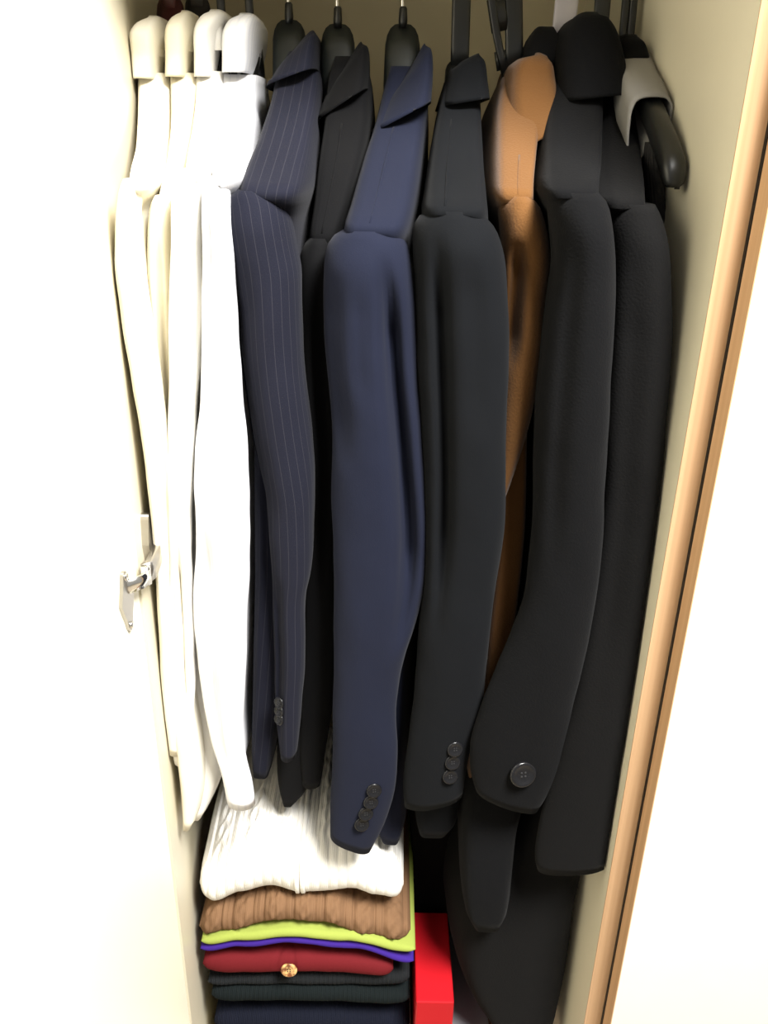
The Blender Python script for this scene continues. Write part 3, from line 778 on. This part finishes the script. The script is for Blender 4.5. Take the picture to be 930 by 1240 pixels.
def sweater(label, mat, bottom, thick, yf, depth, seed, disp=None, nose=0.5, nu=150, nv_top=60, part='folded_body', crown=0.0, side=3.0, shrink=0.0):
    """bottom: front lower edge (px,py); thick(u) in metres; disp(u, along) outward relief"""
    x0, x1 = bottom[0][0], bottom[-1][0]
    cols = []
    for i in range(nu + 1):
        u = i / nu
        px = x0 + (x1 - x0) * u
        q = P(px, interp(bottom, px), yf)
        cols.append((u, q.x, q.z))
    nb = 14
    V = []; UV = []; nr = 0
    zc = sum(c[2] for c in cols) / len(cols)
    for (u, x, zb) in cols:
        e = abs(2 * u - 1)
        rnd = max(0.0, 1 - e ** (side * 4)) ** 0.5
        th = thick(u)
        zm = zb + th / 2
        h = th / 2 * max(rnd, 0.06)
        prof = []   # (y, z, ny, nz, along)
        rn = min(nose * th, 0.03)
        for k in range(nv_top + 1):
            s = k / nv_top
            y = yf + depth - (depth - rn) * s
            prof.append((y, zm + h, 0, 1, (1 - s) * (depth - rn) + rn * 1.4))
        for k in range(1, nb):
            t = math.pi * k / nb
            prof.append((yf + rn - rn * math.sin(t) * max(rnd, .3), zm + h * math.cos(t), -math.sin(t), math.cos(t), rn * 1.4 * (1 - t / math.pi * 2)))
        for k in range(9):
            s = k / 8
            prof.append((yf + rn + (depth - rn) * s, zm - h, 0, -1, -1))
        nr = len(prof)
        for (y, z, ny, nz, al) in prof:
            s = (y - yf) / depth
            # the stack is flatter towards the back
            z2 = z + (zc - zb) * 0.55 * max(0, s) + crown * math.sin(math.pi * min(1, max(0, s))) * (1 if nz > 0 else 0)
            d = disp(u, al) * (1.0 if nz > 0 else max(0.05, 1 + nz) ** 2) if (disp and nz > -0.99) else 0.0
            d += 0.0012 * noise.noise(Vector((u * 9 + seed, al * 30, seed)))
            xx = x + (0.5 - u) * shrink * max(0, s)
            V.append(Vector((xx, y + ny * d, z2 + nz * d))); UV.append((x, al))
    Fc = [(i*nr+j, i*nr+j+1, (i+1)*nr+j+1, (i+1)*nr+j) for i in range(nu) for j in range(nr - 1)]
    Fc += [(i*nr, (i+1)*nr, (i+1)*nr+nr-1, i*nr+nr-1) for i in range(nu)]
    Fc += [tuple(range(nr)), tuple(nu*nr + j for j in range(nr))]
    g = empty('folded_sweater', tuple(V[nr // 2]), label, 'sweater', SW)
    o = obj(part, V, Fc, mat, g, True, UV)
    return g, cols

def cable(u, al, c, w, amp, pitch):
    d = (u - c) / w
    if abs(d) > 1.3: return 0.0
    ph = al / pitch * 2 * math.pi
    s1_, s2_ = 0.5 * math.sin(ph), -0.5 * math.sin(ph)
    up_ = math.cos(ph)
    a_ = math.exp(-((d - s1_) / 0.36) ** 2) * (1 + 0.35 * up_); b_ = math.exp(-((d - s2_) / 0.36) ** 2) * (1 - 0.35 * up_)
    edge = -0.8 * (math.exp(-((abs(d) - 1.15) / 0.13) ** 2))
    return amp * (max(a_, b_) + edge)

def white_disp(u, al):
    d = 0.0
    if al < 0.040:   # ribbed hem round the folded edge
        d += 0.0022 * abs(math.sin(u * math.pi * 22)) ** 0.6 - 0.001
        d -= 0.002 * math.exp(-((al - 0.040) / 0.003) ** 2)
    else:
        for c in (0.10, 0.26, 0.42, 0.62, 0.78, 0.93):
            d += cable(u, al, c, 0.042, 0.0028, 0.055)
        d += 0.0006 * math.sin(u * math.pi * 60)
    return d
bw = [(240, 1106), (256, 1107), (290, 1094), (330, 1087), (362, 1095), (400, 1093), (425, 1090), (455, 1097), (488, 1107)]
gw, colw = sweater('white cable knit cardigan lying on top of the sweater stack', 'knit_white', bw, lambda u: 0.052 + 0.018 * math.sin(math.pi * u), 0.685, .23, 1, white_disp, crown=0.012, nu=220, nv_top=90, shrink=-0.004)
# front placket of the white cardigan: two raised bands beside the slit
bod = gw.children[0]; nuW = 220; nrW = len(bod.data.vertices) // (nuW + 1)
base = world_loc(bod)
for (ua, ub) in ((0.475, 0.497), (0.503, 0.525)):
    V = []; ia, ib = int(ua * nuW), max(int(ub * nuW), int(ua * nuW) + 2)
    nj = 104
    for i in range(ia, ib + 1):
        for j in range(nj):
            v = bod.data.vertices[i * nrW + j]
            V.append(base + v.co + v.normal * (0.0022 if ia < i < ib else 0.0002))
    m = ib - ia + 1
    obj('placket', V, [(i*nj+j, i*nj+j+1, (i+1)*nj+j+1, (i+1)*nj+j) for i in range(m-1) for j in range(nj-1)], 'knit_white', gw)

def brown_disp(u, al):
    d = 0.0
    for c in (0.06, 0.21, 0.36, 0.50, 0.64, 0.78, 0.92):
        d += cable(u, al, c, 0.044, 0.0034, 0.030)
    return d + 0.0005 * math.sin(u * math.pi * 70)
sweater('tan brown cable sweater directly under the white cardigan', 'knit_brown', [(240, 1145), (274, 1134), (338, 1121), (391, 1124), (443, 1139), (497, 1149)],
        lambda u: 0.034, 0.682, .24, 2, brown_disp, nu=200)
def rib_disp(u, al): return 0.0006 * math.sin(u * math.pi * 90)
sweater('lime green thin sweater under the tan brown one', 'knit_lime', [(243, 1148), (290, 1142), (350, 1137), (420, 1142), (503, 1158)], lambda u: 0.012, 0.677, .25, 3)
sweater('violet blue thin sweater between the lime and red ones', 'knit_violet', [(242, 1155), (290, 1149), (350, 1144), (430, 1151), (501, 1170)], lambda u: 0.0095, 0.679, .245, 4)
def red_disp(u, al):
    return -0.0016 * math.exp(-((u - 0.40 - (al - .01) * 1.2) / 0.012) ** 2) - 0.0012 * math.exp(-((u - 0.48 + (al - .01) * 0.5) / 0.01) ** 2)
gr, colr = sweater('dark red cardigan with a tortoiseshell button in the sweater stack', 'knit_red', [(245, 1184), (300, 1183), (350, 1181), (400, 1182), (476, 1187)], lambda u: 0.030 - 0.006 * u, 0.680, .24, 5, red_disp, nose=.35)
button(gr, P(350, 1174, .6775), .0098, tilt=.12, mat='tortoise')
sweater('charcoal grey knit sweater under the red cardigan', 'knit_char', [(251, 1196), (320, 1195), (400, 1196), (496, 1198)], lambda u: 0.011 + 0.012 * u, 0.688, .235, 6, rib_disp)
sweater('green black knit sweater, second from the bottom of the stack', 'knit_green', [(255, 1218), (320, 1216), (400, 1217), (496, 1222)], lambda u: 0.0215, 0.682, .24, 7, rib_disp)
sweater('dark navy knit sweater at the bottom of the visible stack', 'knit_navy', [(258, 1258), (320, 1256), (400, 1256), (496, 1260)], lambda u: 0.033, 0.684, .24, 8, rib_disp)

# low chest the stack and red box stand on (below the picture)
zc_top = P(380, 1261, .684).z - 0.001
xb0, xb1 = XL + .004, P(500, 1215, .685).x
ch = empty('drawer_chest', ((xb0 + xb1) / 2, .80, ZB), 'low cream drawer chest under the sweater stack', 'chest')
box('carcass', xb0, xb1, .695, .95, ZB, zc_top, 'panel', ch, .001)
for k in range(2):
    z0 = ZB + .012 + k * (zc_top - ZB - .016) / 2; z1 = z0 + (zc_top - ZB - .016) / 2 - .006
    dr = box('drawer', xb0 + .004, xb1 - .004, .677, .694, z0, z1, 'panel', ch, .001)
    tube('knob', [((xb0 + xb1) / 2, .677, (z0 + z1) / 2), ((xb0 + xb1) / 2, .666, (z0 + z1) / 2)], .007, 'steel', dr, 16)

# red box beside the stack
zr = P(550, 1214, .662).z
rb = empty('red_box', (P(525, 1215, .66).x, .73, ZB), 'bright red slim box standing right of the sweater stack', 'box')
xr0, xr1 = P(504, 1215, .66).x, P(550, 1214, .662).x
box('body', xr0 + .001, xr1 - .001, .664, .786, ZB, zr - .05, 'red_box', rb, .001)
box('lid', xr0, xr1, .662, .788, zr - .050, zr, 'red_box', rb, .003, 3)

# grey box on the wardrobe floor behind, brown box under the long coat
gx = P(553, 1200, .82)
gb = empty('storage_box', (gx.x + .04, .92, ZB), 'grey box on the wardrobe floor beside the red box', 'box')
box('body', xr1 + .003, xr1 + .055, .70, .86, ZB, P(570, 1215, .75).z - .03, 'grey_box', gb, .002)
box('lid', xr1 + .002, xr1 + .056, .699, .861, P(570, 1215, .75).z - .03, P(570, 1215, .75).z, 'grey_box', gb, .003)
bb_ = empty('shoe_box', (XR - .08, 1.0, ZB), 'reddish brown box on the wardrobe floor beneath the longest coat', 'box')
box('body', XR - .17, XR - .012, .90, 1.16, ZB, ZB + .09, 'brown_box', bb_, .002)
box('lid', XR - .172, XR - .010, .898, 1.162, ZB + .09, ZB + .115, 'brown_box', bb_, .002)
